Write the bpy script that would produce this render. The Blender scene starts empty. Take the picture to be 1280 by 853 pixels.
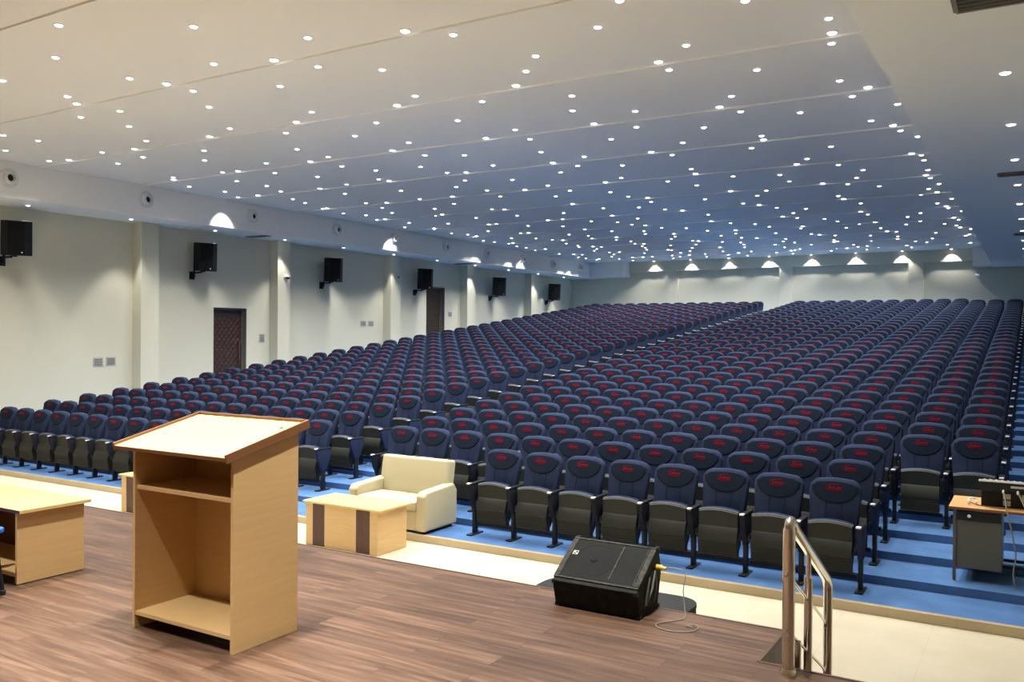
import bpy, bmesh, math, random
import numpy as np
from mathutils import Vector, Matrix
random.seed(7)
SC = bpy.context.scene
COL = SC.collection
PI = math.pi
sin, cos, rad = math.sin, math.cos, math.radians

# ------------------------------------------------------------------ levels (metres, hall floor = 0)
CAM_Z = 2.71
STAGE = 1.01
TREAD0 = 0.09
RISE = 0.0907
PITCH = 0.8029          # row to row
RISER0 = 9.94
KERB = 9.12
CEIL = 6.36
SOFF = 5.60
XL, XR = -20.15, 1.55   # side walls
YB = 39.25              # back wall recess plane
STAGE_Y = 5.14

# ------------------------------------------------------------------ materials
def mat(name, col, rough=.5, metal=0., spec=.5, var=None, bump=None, coat=0., emit=None):
    m = bpy.data.materials.new(name); m.use_nodes = True
    nt = m.node_tree; b = nt.nodes['Principled BSDF']
    b.inputs['Base Color'].default_value = (*col, 1)
    b.inputs['Roughness'].default_value = rough
    b.inputs['Metallic'].default_value = metal
    b.inputs['Specular IOR Level'].default_value = spec
    b.inputs['Coat Weight'].default_value = coat
    if emit:
        b.inputs['Emission Color'].default_value = (*emit[0], 1)
        b.inputs['Emission Strength'].default_value = emit[1]
    if var or bump:
        tc = nt.nodes.new('ShaderNodeTexCoord')
    if var:   # (scale xyz, amount)
        mp = nt.nodes.new('ShaderNodeMapping'); mp.inputs['Scale'].default_value = var[0]
        nz = nt.nodes.new('ShaderNodeTexNoise'); nz.inputs['Scale'].default_value = 1; nz.inputs['Detail'].default_value = 5
        cr = nt.nodes.new('ShaderNodeValToRGB')
        a = var[1]
        cr.color_ramp.elements[0].position = .3; cr.color_ramp.elements[1].position = .7
        cr.color_ramp.elements[0].color = (*[c*(1-a) for c in col], 1)
        cr.color_ramp.elements[1].color = (*[min(1, c*(1+a)) for c in col], 1)
        nt.links.new(tc.outputs['Object'], mp.inputs[0]); nt.links.new(mp.outputs[0], nz.inputs[0])
        nt.links.new(nz.outputs[0], cr.inputs[0]); nt.links.new(cr.outputs[0], b.inputs['Base Color'])
    if bump:  # (scale, strength)
        nb = nt.nodes.new('ShaderNodeTexNoise'); nb.inputs['Scale'].default_value = bump[0]; nb.inputs['Detail'].default_value = 3
        bp = nt.nodes.new('ShaderNodeBump'); bp.inputs['Strength'].default_value = bump[1]; bp.inputs['Distance'].default_value = .01
        nt.links.new(tc.outputs['Object'], nb.inputs[0]); nt.links.new(nb.outputs[0], bp.inputs['Height'])
        nt.links.new(bp.outputs[0], b.inputs['Normal'])
    return m

M = {}
M['wall'] = mat('cream_wall_paint', (.69, .67, .53), .8, spec=.2)
M['soffit'] = mat('white_soffit_paint', (.88, .89, .87), .75, spec=.2)
M['ceil'] = mat('ceiling_paint', (.86, .85, .83), .8, spec=.2)
M['trim'] = mat('ceiling_trim_paint', (.90, .90, .88), .6)
M['carpet'] = mat('blue_carpet', (.068, .148, .315), .95, spec=.1, var=((3, 3, 3), .16), bump=(180, .35))
M['navy'] = mat('navy_fabric', (.018, .027, .061), .9, spec=.12, var=((9, 9, 9), .1), bump=(260, .25))
M['navy_dark'] = mat('dark_headrest_fabric', (.009, .0145, .029), .9, spec=.1, bump=(260, .2))
M['lipdark'] = mat('dark_stage_lip', (.085, .045, .028), .45)
M['panel_dark'] = mat('black_side_panel', (.008, .010, .018), .75, spec=.2)
M['rim'] = mat('seat_rim_painted_light', (.13, .135, .15), .6)  # paler than the cushion: light from above put into the colour
M['black'] = mat('black_plastic', (.007, .009, .012), .5, spec=.3)
M['arm'] = mat('black_armrest_plastic', (.012, .013, .017), .38, spec=.3)
M['silver'] = mat('pale_cap_metal', (.85, .85, .86), .35, metal=.3)
M['olive'] = mat('olive_seat_shell', (.0195, .021, .0165), .55, spec=.25)
M['red'] = mat('red_embroidery', (.17, .007, .016), .8, spec=.1)
M['laminate'] = mat('maple_laminate', (.59, .395, .18), .42, var=((3, 3, 40), .05))
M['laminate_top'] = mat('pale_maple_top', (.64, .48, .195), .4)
M['lip'] = mat('brown_lipping', (.19, .080, .030), .4)
M['wenge'] = mat('brown_panel', (.075, .030, .018), .45, var=((60, 60, 3), .25))
M['leather'] = mat('cream_leatherette', (.45, .405, .26), .5, spec=.4, bump=(30, .08))
M['cabinet'] = mat('worn_black_cabinet', (.009, .009, .009), .7, spec=.2, var=((14, 14, 14), .6), bump=(90, .3))
M['grille'] = mat('dark_grille', (.0065, .0072, .0072), .75, spec=.15, var=((5, 5, 5), .35))
M['scuff'] = mat('scuffed_edge', (.028, .028, .022), .9, var=((40, 40, 40), .9))
M['steel'] = mat('brushed_steel', (.74, .71, .64), .2, metal=1.)
M['greybox'] = mat('dark_grey_box', (.019, .021, .022), .75, spec=.25)
M['white'] = mat('white_plastic', (.75, .76, .74), .4)
M['plate'] = mat('switch_plate', (.50, .49, .44), .4)
M['plate_dark'] = mat('switch_rocker', (.25, .25, .22), .4)
M['vent'] = mat('vent_grey', (.20, .19, .16), .7)  # grey-brown of the vent frames and louvres
M['vent_dark'] = mat('vent_slot', (.05, .05, .05), .8)
M['doorpad'] = mat('tufted_brown_padding', (.050, .024, .018), .4, spec=.6)
M['doorwood'] = mat('dark_door_wood', (.050, .032, .022), .5, var=((2, 2, 40), .3))
M['frame'] = mat('grey_door_frame', (.20, .18, .15), .5)
M['desk_top'] = mat('orange_beech_top', (.66, .36, .14), .4, var=((3, 40, 3), .08))
M['desk_metal'] = mat('grey_desk_metal', (.085, .088, .070), .45)
M['bluechair'] = mat('bright_blue_plastic', (.015, .16, .62), .35)
M['cable'] = mat('grey_cable', (.22, .20, .16), .5)
M['dark_cable'] = mat('dark_cable', (.10, .08, .06), .5)
M['yellow'] = mat('yellow_connector', (.75, .48, .05), .4)
M['lens'] = mat('downlight_lens', (.9, .9, .9), .3, emit=((1., .97, .93), 5.))
M['can'] = mat('white_light_rim', (.8, .8, .8), .4)
M['knob'] = mat('coloured_knob', (.30, .34, .40), .4)

def wood_floor():
    m = bpy.data.materials.new('stage_planks'); m.use_nodes = True
    nt = m.node_tree; N = nt.nodes; Lk = nt.links; b = N['Principled BSDF']
    tc = N.new('ShaderNodeTexCoord')
    br = N.new('ShaderNodeTexBrick')
    br.inputs['Color1'].default_value = (0, 0, 0, 1); br.inputs['Color2'].default_value = (1, 1, 1, 1)
    br.inputs['Mortar'].default_value = (0, 0, 0, 1)
    br.inputs['Scale'].default_value = 1; br.inputs['Mortar Size'].default_value = .002
    br.inputs['Brick Width'].default_value = 1.2; br.inputs['Row Height'].default_value = .14
    br.offset = .37; br.inputs['Bias'].default_value = 0
    Lk.new(tc.outputs['Object'], br.inputs['Vector'])
    # grain, different on every plank
    mp = N.new('ShaderNodeMapping'); mp.inputs['Scale'].default_value = (1.6, 22, 1)
    add = N.new('ShaderNodeVectorMath'); add.operation = 'MULTIPLY_ADD'
    add.inputs[1].default_value = (13, 7, 3)
    Lk.new(br.outputs['Color'], add.inputs[0]); Lk.new(tc.outputs['Object'], add.inputs[2])
    Lk.new(add.outputs[0], mp.inputs[0])
    nz = N.new('ShaderNodeTexNoise'); nz.inputs['Scale'].default_value = 1; nz.inputs['Detail'].default_value = 6; nz.inputs['Distortion'].default_value = .8
    Lk.new(mp.outputs[0], nz.inputs[0])
    cr = N.new('ShaderNodeValToRGB'); e = cr.color_ramp.elements
    e[0].position = .28; e[0].color = (.058, .032, .020, 1)
    e[1].position = .72; e[1].color = (.165, .104, .070, 1)
    x = cr.color_ramp.elements.new(.5); x.color = (.102, .058, .037, 1)
    Lk.new(nz.outputs[0], cr.inputs[0])
    mx = N.new('ShaderNodeMix'); mx.data_type = 'RGBA'; mx.blend_type = 'MULTIPLY'; mx.inputs['Factor'].default_value = 1
    cr2 = N.new('ShaderNodeValToRGB'); cr2.color_ramp.elements[0].color = (.72, .68, .66, 1); cr2.color_ramp.elements[1].color = (1.15, 1.12, 1.1, 1)
    Lk.new(br.outputs['Color'], cr2.inputs[0])
    Lk.new(cr.outputs[0], mx.inputs['A']); Lk.new(cr2.outputs[0], mx.inputs['B'])
    mo = N.new('ShaderNodeMix'); mo.data_type = 'RGBA'
    Lk.new(br.outputs['Fac'], mo.inputs['Factor']); Lk.new(mx.outputs['Result'], mo.inputs['A']); mo.inputs['B'].default_value = (.05, .03, .02, 1)
    Lk.new(mo.outputs['Result'], b.inputs['Base Color'])
    b.inputs['Roughness'].default_value = .42; b.inputs['Specular IOR Level'].default_value = .35
    return m
M['planks'] = wood_floor()

def tile_floor(name, col, line, w):
    m = bpy.data.materials.new(name); m.use_nodes = True
    nt = m.node_tree; N = nt.nodes; Lk = nt.links; b = N['Principled BSDF']
    tc = N.new('ShaderNodeTexCoord')
    br = N.new('ShaderNodeTexBrick'); br.offset = 0
    br.inputs['Color1'].default_value = (*col, 1); br.inputs['Color2'].default_value = (*[c*.96 for c in col], 1)
    br.inputs['Mortar'].default_value = (*line, 1)
    br.inputs['Scale'].default_value = 1; br.inputs['Mortar Size'].default_value = .0025
    br.inputs['Brick Width'].default_value = w; br.inputs['Row Height'].default_value = w
    Lk.new(tc.outputs['Object'], br.inputs['Vector'])
    nz = N.new('ShaderNodeTexNoise'); nz.inputs['Scale'].default_value = 1.7; nz.inputs['Detail'].default_value = 6
    Lk.new(tc.outputs['Object'], nz.inputs[0])
    mx = N.new('ShaderNodeMix'); mx.data_type = 'RGBA'; mx.blend_type = 'MULTIPLY'; mx.inputs['Factor'].default_value = .5
    cr = N.new('ShaderNodeValToRGB'); cr.color_ramp.elements[0].position = .3; cr.color_ramp.elements[1].position = .7
    cr.color_ramp.elements[0].color = (.8, .78, .74, 1)
    Lk.new(nz.outputs[0], cr.inputs[0]); Lk.new(br.outputs[0], mx.inputs['A']); Lk.new(cr.outputs[0], mx.inputs['B'])
    Lk.new(mx.outputs['Result'], b.inputs['Base Color'])
    b.inputs['Roughness'].default_value = .25
    return m
M['tile'] = tile_floor('cream_tiles', (.66, .60, .455), (.6, .5, .36), .8)
M['kerb'] = tile_floor('beige_kerb_tiles', (.46, .38, .24), (.4, .3, .2), .6)

# ------------------------------------------------------------------ mesh helpers
def faces_of(r): return r

def box(bm, x0, x1, y0, y1, z0, z1, mi=0, bev=0., rot=None):
    g = bmesh.ops.create_cube(bm, size=1.)
    vs = g['verts']
    bmesh.ops.scale(bm, vec=(x1-x0, y1-y0, z1-z0), verts=vs)
    bmesh.ops.translate(bm, vec=((x0+x1)/2, (y0+y1)/2, (z0+z1)/2), verts=vs)
    fs = {f for v in vs for f in v.link_faces}
    for f in fs: f.material_index = mi
    if bev > 0:
        es = {e for v in vs for e in v.link_edges}
        r = bmesh.ops.bevel(bm, geom=list(es), offset=bev, segments=2, profile=.6, affect='EDGES')
        for f in r['faces']: f.material_index = mi
        vs = list({v for f in r['faces'] for v in f.verts} | {v for v in vs if v.is_valid})
    if rot is not None:
        bmesh.ops.transform(bm, matrix=rot, verts=vs)
    return vs

def ngon_prism(bm, pts, axis, a0, a1, mi=0, bev=0., segs=2):
    """extrude a 2-D polygon along an axis; pts in the other two coordinates, in order (x,y,z without axis)"""
    def P(p, a):
        if axis == 0: return (a, p[0], p[1])
        if axis == 1: return (p[0], a, p[1])
        return (p[0], p[1], a)
    lo = [bm.verts.new(P(p, a0)) for p in pts]; hi = [bm.verts.new(P(p, a1)) for p in pts]
    fs = [bm.faces.new(lo), bm.faces.new(hi[::-1])]
    n = len(pts)
    for i in range(n):
        fs.append(bm.faces.new((lo[i], hi[i], hi[(i+1) % n], lo[(i+1) % n])))
    for f in fs: f.material_index = mi
    bmesh.ops.recalc_face_normals(bm, faces=fs)
    if bev > 0:
        es = {e for f in fs for e in f.edges}
        r = bmesh.ops.bevel(bm, geom=list(es), offset=bev, segments=segs, profile=.6, affect='EDGES')
        for f in r['faces']: f.material_index = mi
    return fs

def rings(bm, loops, mi=0, cap0=True, cap1=True, closed=True):
    vs = [[bm.verts.new(p) for p in lp] for lp in loops]
    n = len(vs[0]); fs = []
    for a, b in zip(vs, vs[1:]):
        for i in range(n if closed else n-1):
            fs.append(bm.faces.new((a[i], a[(i+1) % n], b[(i+1) % n], b[i])))
    if cap0: fs.append(bm.faces.new(vs[0][::-1]))
    if cap1: fs.append(bm.faces.new(vs[-1]))
    for f in fs: f.material_index = mi
    bmesh.ops.recalc_face_normals(bm, faces=fs)
    return fs

def tube(bm, pts, r, n=8, mi=0, cap=True):
    pts = [Vector(p) for p in pts]
    loops = []
    up = Vector((0, 0, 1)); prev = None
    for i, p in enumerate(pts):
        d = (pts[min(i+1, len(pts)-1)] - pts[max(i-1, 0)]).normalized()
        if prev is None:
            a = d.cross(up if abs(d.z) < .9 else Vector((1, 0, 0))).normalized()
        else:
            a = (prev - d*prev.dot(d)).normalized()
        prev = a; b = d.cross(a)
        rr = r[i] if isinstance(r, (list, tuple)) else r
        loops.append([p + a*rr*cos(2*PI*k/n) + b*rr*sin(2*PI*k/n) for k in range(n)])
    return rings(bm, loops, mi, cap, cap)

def smooth_path(pts, k=6):
    pts = [Vector(p) for p in pts]; out = []
    for i in range(len(pts)-1):
        p0 = pts[max(i-1, 0)]; p1 = pts[i]; p2 = pts[i+1]; p3 = pts[min(i+2, len(pts)-1)]
        for j in range(k):
            t = j/k
            out.append(.5*((2*p1) + (-p0+p2)*t + (2*p0-5*p1+4*p2-p3)*t*t + (-p0+3*p1-3*p2+p3)*t**3))
    out.append(pts[-1]); return out

def lathe(bm, prof, cx=0, cy=0, n=20, mi=0, mis=None):
    """prof: (radius, z) list"""
    loops = [[(cx + r*cos(2*PI*k/n), cy + r*sin(2*PI*k/n), z) for k in range(n)] for r, z in prof]
    vs = [[bm.verts.new(p) for p in lp] for lp in loops]; fs = []
    for j, (a, b) in enumerate(zip(vs, vs[1:])):
        for i in range(n):
            f = bm.faces.new((a[i], a[(i+1) % n], b[(i+1) % n], b[i])); f.material_index = mis[j] if mis else mi; fs.append(f)
    f = bm.faces.new(vs[0][::-1]); f.material_index = mis[0] if mis else mi; fs.append(f)
    f = bm.faces.new(vs[-1]); f.material_index = mis[-1] if mis else mi; fs.append(f)
    bmesh.ops.recalc_face_normals(bm, faces=fs)
    return fs

def obj(name, bm, mats, parent=None, loc=None, smooth=False, rotz=None):
    me = bpy.data.meshes.new(name); bm.normal_update(); bm.to_mesh(me); bm.free()
    for m in (mats if isinstance(mats, (list, tuple)) else [mats]): me.materials.append(M[m])
    if smooth:
        me.polygons.foreach_set('use_smooth', [True]*len(me.polygons))
        me.set_sharp_from_angle(angle=rad(38))
    o = bpy.data.objects.new(name, me); COL.objects.link(o)
    if parent: o.parent = parent
    if loc: o.location = loc
    if rotz: o.rotation_euler.z = rotz
    return o

def tag(o, label, cat, group=None, kind=None):
    o['label'] = label; o['category'] = cat
    if group: o['group'] = group
    if kind: o['kind'] = kind
    return o

def thing(name, label, cat, loc=(0, 0, 0), rotz=0., group=None):
    o = bpy.data.objects.new(name, None); COL.objects.link(o); o.empty_display_size = .1
    o.location = loc; o.rotation_euler.z = rotz
    return tag(o, label, cat, group)

def struct(name, bm, mats, parent=None, smooth=False):
    o = obj(name, bm, mats, parent, smooth=smooth)
    if parent is None: o['kind'] = 'structure'
    return o

def copy_tree(o, parent=None):
    c = o.copy(); COL.objects.link(c)
    if parent is not None: c.parent = parent
    for ch in o.children: copy_tree(ch, c)
    return c

B = bmesh.new
ORD = ['first', 'second', 'third', 'fourth', 'fifth', 'sixth', 'seventh', 'eighth', 'ninth', 'tenth', 'eleventh', 'twelfth',
       'thirteenth', 'fourteenth', 'fifteenth', 'sixteenth', 'seventeenth', 'eighteenth', 'nineteenth', 'twentieth']
def ordinal(i):       # 0-based
    if i < 20: return ORD[i]
    t = {2: 'twenty', 3: 'thirty', 4: 'forty', 5: 'fifty'}
    n = i+1; d = n//10
    if n % 10 == 0: return {3: 'thirtieth', 4: 'fortieth', 5: 'fiftieth'}[d]
    return t[d] + '-' + ORD[n % 10 - 1]

# ------------------------------------------------------------------ room shell
bm = B(); box(bm, XL-.3, XR+.3, -5.3, KERB+.05, -.12, 0); struct('floor', bm, 'tile')
# stepped carpeted seating floor: one profile run across the hall
NR = 35
prof = [(KERB+.02, 0.), (KERB+.02, TREAD0)]
for k in range(NR-1):
    y = RISER0 + PITCH*k; z = TREAD0 + RISE*k
    prof += [(y, z), (y, z+RISE)]
ztop = TREAD0 + RISE*(NR-1)
prof += [(YB+.3, ztop), (YB+.3, -.12), (KERB+.02, -.12)]
bm = B(); ngon_prism(bm, prof, 0, XL-.3, XR+.3); struct('floor_seating_steps', bm, 'carpet')
bm = B(); box(bm, XL, XR, KERB-.005, KERB+.06, 0, TREAD0+.004, bev=.004); struct('trim_1', bm, 'kerb')
# stage with a notch for its stairs
STX = -1.225
bm = B()
pl = [(XL, -5.), (XR, -5.), (XR, 4.57), (STX, 4.57), (STX, STAGE_Y), (XL, STAGE_Y)]
ngon_prism(bm, pl, 2, 0, STAGE); st = struct('stage', bm, 'planks')
bm = B()
box(bm, XL, STX+.004, STAGE_Y-.012, STAGE_Y+.006, STAGE-.03, STAGE+.004, bev=.002)
box(bm, STX-.012, STX+.006, 4.564, STAGE_Y+.006, STAGE-.03, STAGE+.004, bev=.002)
box(bm, STX+.006, XR, 4.558, 4.576, STAGE-.03, STAGE+.004, bev=.002)
struct('trim_2', bm, 'lipdark')
bm = B()
for i in range(5):
    box(bm, STX+.01, XR, 4.58+.307*i, 4.58+.307*(i+1), 0, STAGE-.168*(i+1))
struct('stage_stairs', bm, 'planks')

# left wall with two door openings (thick wall, so the doors sit in reveals)
D1 = (16.86, 18.07, 1.35, 3.48)
D2 = (26.99, 28.20, 2.25, 4.62)
bm = B()
def wl(y0, y1, z0, z1): box(bm, XL-.3, XL, y0, y1, z0, z1)
wl(-5.3, D1[0], -.1, CEIL+.3); wl(D1[1], D2[0], -.1, CEIL+.3); wl(D2[1], YB+.5, -.1, CEIL+.3)
wl(D1[0], D1[1], D1[3], CEIL+.3); wl(D2[0], D2[1], D2[3], CEIL+.3)
wl(D1[0], D1[1], -.1, TREAD0+RISE*8); wl(D2[0], D2[1], -.1, TREAD0+RISE*21)
struct('wall_left', bm, 'wall')
bm = B(); box(bm, XR, XR+.3, -5.3, YB+.5, -.1, CEIL+.3); struct('wall_right', bm, 'wall')
bm = B(); box(bm, XL-.3, XR+.3, -5.3, -5., -.1, CEIL+.3); struct('wall_front', bm, 'wall')
# back wall: header and pillars flush, panels set back between them
bm = B()
YH = YB-.14
box(bm, XL-.3, XR+.3, YB, YB+.3, 0, CEIL+.3)
box(bm, XL, XR, YH, YB+.01, SOFF+.27, CEIL+.2)
struct('wall_back', bm, 'wall')
for x0, x1 in ((-15.07, -14.47), (-9.75, -9.16), (-4.50, -3.93)):
    bm = B(); box(bm, x0, x1, YH-.003, YB+.01, 3.0, SOFF+.29, bev=.006); struct('pillar_back', bm, 'wall')
for y0, y1 in ((14.25, 14.79), (18.98, 19.47), (24.4, 24.97), (29.3, 29.87), (34.54, 35.12)):
    bm = B(); box(bm, XL-.01, XL+.35, y0, y1, 0, SOFF+.02, bev=.006); struct('pilaster', bm, 'wall')
bm = B(); box(bm, XL-.3, XR+.3, -5.3, YB+.5, CEIL, CEIL+.2); struct('ceiling', bm, 'ceil')
XBL = -18.77; XBR = -1.43
bm = B()
box(bm, XL-.01, XBL, -5.0, YB, SOFF, CEIL+.01)
box(bm, XBL-.01, -16.95, 38.45, YB+.01, SOFF+.02, CEIL+.01)
struct('soffit_left', bm, 'soffit')
bm = B()
box(bm, XBR, XR+.01, -5.0, YB, SOFF, CEIL+.01)
box(bm, -2.12, XBR+.01, 38.45, YB+.01, SOFF+.02, CEIL+.01)
struct('soffit_right', bm, 'soffit')
for k in range(-2, 12):
    y = 8.34 + 2.59*k
    bm = B(); box(bm, XBL, XBR, y, y+.02, CEIL-.026, CEIL+.004); struct('trim_%d' % (k+5), bm, 'trim')

# doors
def door(n, d, padded):
    y0, y1, z0, z1 = d
    bm = B(); xo = XL-.175
    box(bm, xo-.05, xo, y0+.02, y1-.02, z0-1.2, z1-.04)
    o = struct('door_%d' % n, bm, 'doorwood')
    bm = B()
    for a in (y0, y1-.045): box(bm, xo-.03, xo+.03, a, a+.045, z0-1.2, z1)
    box(bm, xo-.03, xo+.03, y0+.045, y1-.045, z1-.06, z1)
    obj('door_frame', bm, 'frame', o)
    bm = B()
    for a, c in ((y0, 0), (y1-.004, 0)): box(bm, xo+.03, XL+.002, a, a+.004, z0-1.2, z1)
    box(bm, xo+.03, XL+.002, y0+.004, y1-.004, z1-.004, z1)
    obj('door_reveal', bm, 'frame', o)
    if padded:
        # buttoned diamond padding as one displaced grid
        bm = B(); ya, yb, za, zb = y0+.09, y1-.09, z0-1., z1-.28
        nu, nv = 42, 110; cells_u = 6.; cell = (yb-ya)/cells_u
        grid = []
        for j in range(nv+1):
            row = []
            for i in range(nu+1):
                y = ya+(yb-ya)*i/nu; z = za+(zb-za)*j/nv
                u = (y-ya)/cell; v = (z-za)/(cell*1.15)
                a = abs(sin(PI*(u+v)/1.0)); b_ = abs(sin(PI*(u-v)/1.0))
                h = .035*min(a, b_)**.6
                row.append(bm.verts.new((xo+.004+h, y, z)))
            grid.append(row)
        for j in range(nv):
            for i in range(nu):
                bm.faces.new((grid[j][i], grid[j][i+1], grid[j+1][i+1], grid[j+1][i]))
        obj('door_padding', bm, 'doorpad', o, smooth=True)
        hz0, hz1 = z0+.38, z0+1.2
    else:
        bm = B()
        for q in range(9):
            zz = z0+.1+q*.24
            box(bm, xo, xo+.018, y0+.1, y1-.1, zz, zz+.19, bev=.006)
        obj('door_slat_panel', bm, 'doorwood', o)
        hz0, hz1 = z0+.5, z0+1.35
    bm = B(); yh = y1-.17
    tube(bm, [(xo+.075, yh, hz0), (xo+.075, yh, hz1)], .016, 10)
    for z in (hz0+.08, hz1-.08): tube(bm, [(xo, yh, z), (xo+.075, yh, z)], .01, 8)
    obj('door_handle', bm, 'steel', o, smooth=True)
door(1, D1, True); door(2, D2, False)

# ------------------------------------------------------------------ fittings on the walls and soffits
def jet(i, y):
    t = thing('air_jet_nozzle', 'round white air jet nozzle on the left bulkhead, %s from the stage' % ordinal(i), 'air nozzle', (XBL, y, 6.01), 0, 'air jet nozzles on the left bulkhead')
    n = 24
    def ring(prof, bm, mi=0):
        loops = [[(x, r*cos(2*PI*k/n), r*sin(2*PI*k/n)) for k in range(n)] for r, x in prof]
        rings(bm, loops, mi, False, False)
    bm = B(); ring([(.205, 0), (.205, .02), (.19, .035), (.145, .035), (.14, .012)], bm); obj('flange', bm, 'white', t, smooth=True)
    bm = B(); ring([(.145, .015), (.15, .055), (.135, .10), (.105, .125), (.088, .125), (.075, .09), (.07, .02)], bm); obj('nozzle', bm, 'white', t, smooth=True)
    bm = B(); rings(bm, [[(.02, .07*cos(2*PI*k/n), .07*sin(2*PI*k/n)) for k in range(n)], [(.055, .078*cos(2*PI*k/n), .078*sin(2*PI*k/n)) for k in range(n)]]); obj('throat', bm, 'black', t)
for i, y in enumerate((10.3, 13.64, 17.02, 20.45, 23.27, 26.3, 29.1, 31.95, 34.65, 37.4)): jet(i, y)

def wall_speaker(i, y):
    t = thing('wall_speaker', 'black loudspeaker on a bracket high on the left wall, %s from the stage' % ordinal(i), 'speaker', (XL, y, 4.85), 0, 'loudspeakers on the left wall')
    rot = Matrix.Translation((.38, .05, 0)) @ Matrix.Rotation(rad(60), 4, 'Z') @ Matrix.Rotation(rad(4), 4, 'X')
    pl = [(-.19, -.25), (.19, -.25), (.315, -.10), (.20, .2), (-.20, .2), (-.315, -.10)]
    bm = B(); ngon_prism(bm, pl, 2, -.39, .39, bev=.012); bm.transform(rot); obj('cabinet', bm, 'black', t)
    bm = B(); box(bm, -.17, .17, -.262, -.249, -.36, .36, bev=.004); bm.transform(rot); obj('grille', bm, 'grille', t)
    bm = B(); box(bm, .095, .125, -.268, -.261, -.335, -.305, bev=.004); bm.transform(rot); obj('badge', bm, 'silver', t)
    bm = B()
    box(bm, .0, .025, -.16, -.0, -.62, -.40)
    tube(bm, [(.10, -.08, -.56), (.10, -.08, -.38)], .032, 10)
    box(bm, .02, .10, -.10, -.06, -.54, -.49)
    box(bm, .08, .40, -.11, -.05, -.455, -.41, bev=.006)
    box(bm, .33, .40, -.06, .06, -.42, -.385)
    obj('wall_bracket', bm, 'black', t, smooth=False)
for i, y in enumerate((10.98, 16.18, 21.3, 26.3, 31.6, 36.6)): wall_speaker(i, y)

def switch(y, z, w, h, label, cols=3, rows=1, z_rows=3):
    t = thing('switch_plate', label, 'switch plate', (XL, y, z), 0, 'switch plates on the left wall')
    bm = B(); box(bm, -.002, .012, -w/2, w/2, -h/2, h/2, bev=.004); obj('plate', bm, 'plate', t)
    bm = B()
    for r in range(3):
        for c in range(4):
            a = -w/2+.03+c*(w-.06)/4; b_ = -h/2+.025+r*(h-.05)/3
            box(bm, .010, .018, a+.004, a+(w-.06)/4-.004, b_+.004, b_+(h-.05)/3-.012)
    obj('rockers', bm, 'plate_dark', t)
switch(13.29, -.715+2.71, .27, .22, 'nearer of two switch plates left of the first pilaster on the cream wall')
switch(13.64, -.70+2.71, .27, .22, 'farther of two switch plates left of the first pilaster on the cream wall')
switch(18.67, -.10+2.71, .22, .26, 'single switch plate on the wall right of the tufted door')
switch(23.32, .415+2.71, .29, .2, 'nearer of two switch plates between the third and fourth wall speakers')
switch(23.73, .42+2.71, .29, .2, 'farther of two switch plates between the third and fourth wall speakers')
switch(28.58, .87+2.71, .26, .2, 'single switch plate on the wall right of the dark slatted door')

def dome_cam():
    t = thing('dome_camera', 'small white dome camera on the second pilaster of the left wall', 'camera', (XL+.35, 19.3, 2.71+1.78))
    bm = B(); box(bm, -.002, .03, -.06, .06, -.02, .08, bev=.006); obj('mount', bm, 'white', t)
    bm = B(); lathe(bm, [(.075, .045), (.08, .03), (.08, 0), (.07, -.01)], .10, 0, 16); obj('housing', bm, 'white', t, smooth=True)
    bm = B(); lathe(bm, [(.062, -.008), (.055, -.04), (.035, -.06), (.01, -.068)], .10, 0, 16); obj('dome', bm, 'black', t, smooth=True)
dome_cam()
def bullet_cam(loc, label, rz):
    t = thing('bullet_camera', label, 'camera', loc, rz)
    bm = B(); box(bm, -.002, .05, -.05, .05, -.05, .05, bev=.006); obj('mount', bm, 'white', t)
    bm = B(); tube(bm, [(.04, 0, 0), (.12, 0, -.02)], .02, 8); obj('arm', bm, 'white', t)
    bm = B(); tube(bm, [(.08, -.05, -.02), (.14, .10, -.05)], .05, 12); obj('body', bm, 'white', t, smooth=True)
    bm = B(); tube(bm, [(.078, -.056, -.019), (.079, -.053, -.0195)], .042, 12); obj('lens', bm, 'black', t)
bullet_cam((XL+.35, 24.8, 2.71+2.13), 'small white bullet camera on the third pilaster of the left wall', 0)
bullet_cam((-2.0, YB, 2.71+2.6), 'small bullet camera on the back wall under the right bulkhead', -PI/2)

def grille(name, label, x0, x1, y0, y1, z, n, grp=None):
    t = thing(name, label, 'vent', ((x0+x1)/2, (y0+y1)/2, z), 0, grp)
    w = (x1-x0)/2; d = (y1-y0)/2
    bm = B()
    for a in (-1, 1):
        box(bm, -w, w, a*d-.02, a*d+.02, -.016, .0); box(bm, a*w-.02, a*w+.02, -d+.02, d-.02, -.016, 0)
    obj('vent_frame', bm, 'vent', t)
    bm = B(); box(bm, -w+.02, w-.02, -d+.02, d-.02, -.003, .001); obj('vent_backing', bm, 'vent_dark', t)
    bm = B()
    for i in range(n):
        yy = -d+.02+(2*d-.04)*(i+.5)/n
        box(bm, -w+.021, w-.021, yy-.006, yy+.006, -.014, -.003)
    obj('vent_louvres', bm, 'vent', t)
grille('ceiling_vent', 'slot vent in the left soffit above the tufted door', -19.98, -19.2, 17.85, 18.1, SOFF, 5, 'slot vents in the left soffit')
grille('ceiling_vent', 'slot vent in the left soffit above the dark slatted door', -19.95, -19.2, 28.5, 28.8, SOFF, 5, 'slot vents in the left soffit')
grille('ceiling_vent', 'large square vent in the right soffit at the top edge of the photo', -.62, .5, 7.4, 8.57, SOFF, 12)
grille('ceiling_vent', 'slot vent in the right soffit between the third and fourth soffit downlights', -.57, .4, 17.2, 17.55, SOFF, 6, 'slot vents in the right soffit')
grille('ceiling_vent', 'farthest slot vent in the right soffit near the back of the hall', -.5, .4, 27.2, 27.6, SOFF, 6, 'slot vents in the right soffit')

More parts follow.
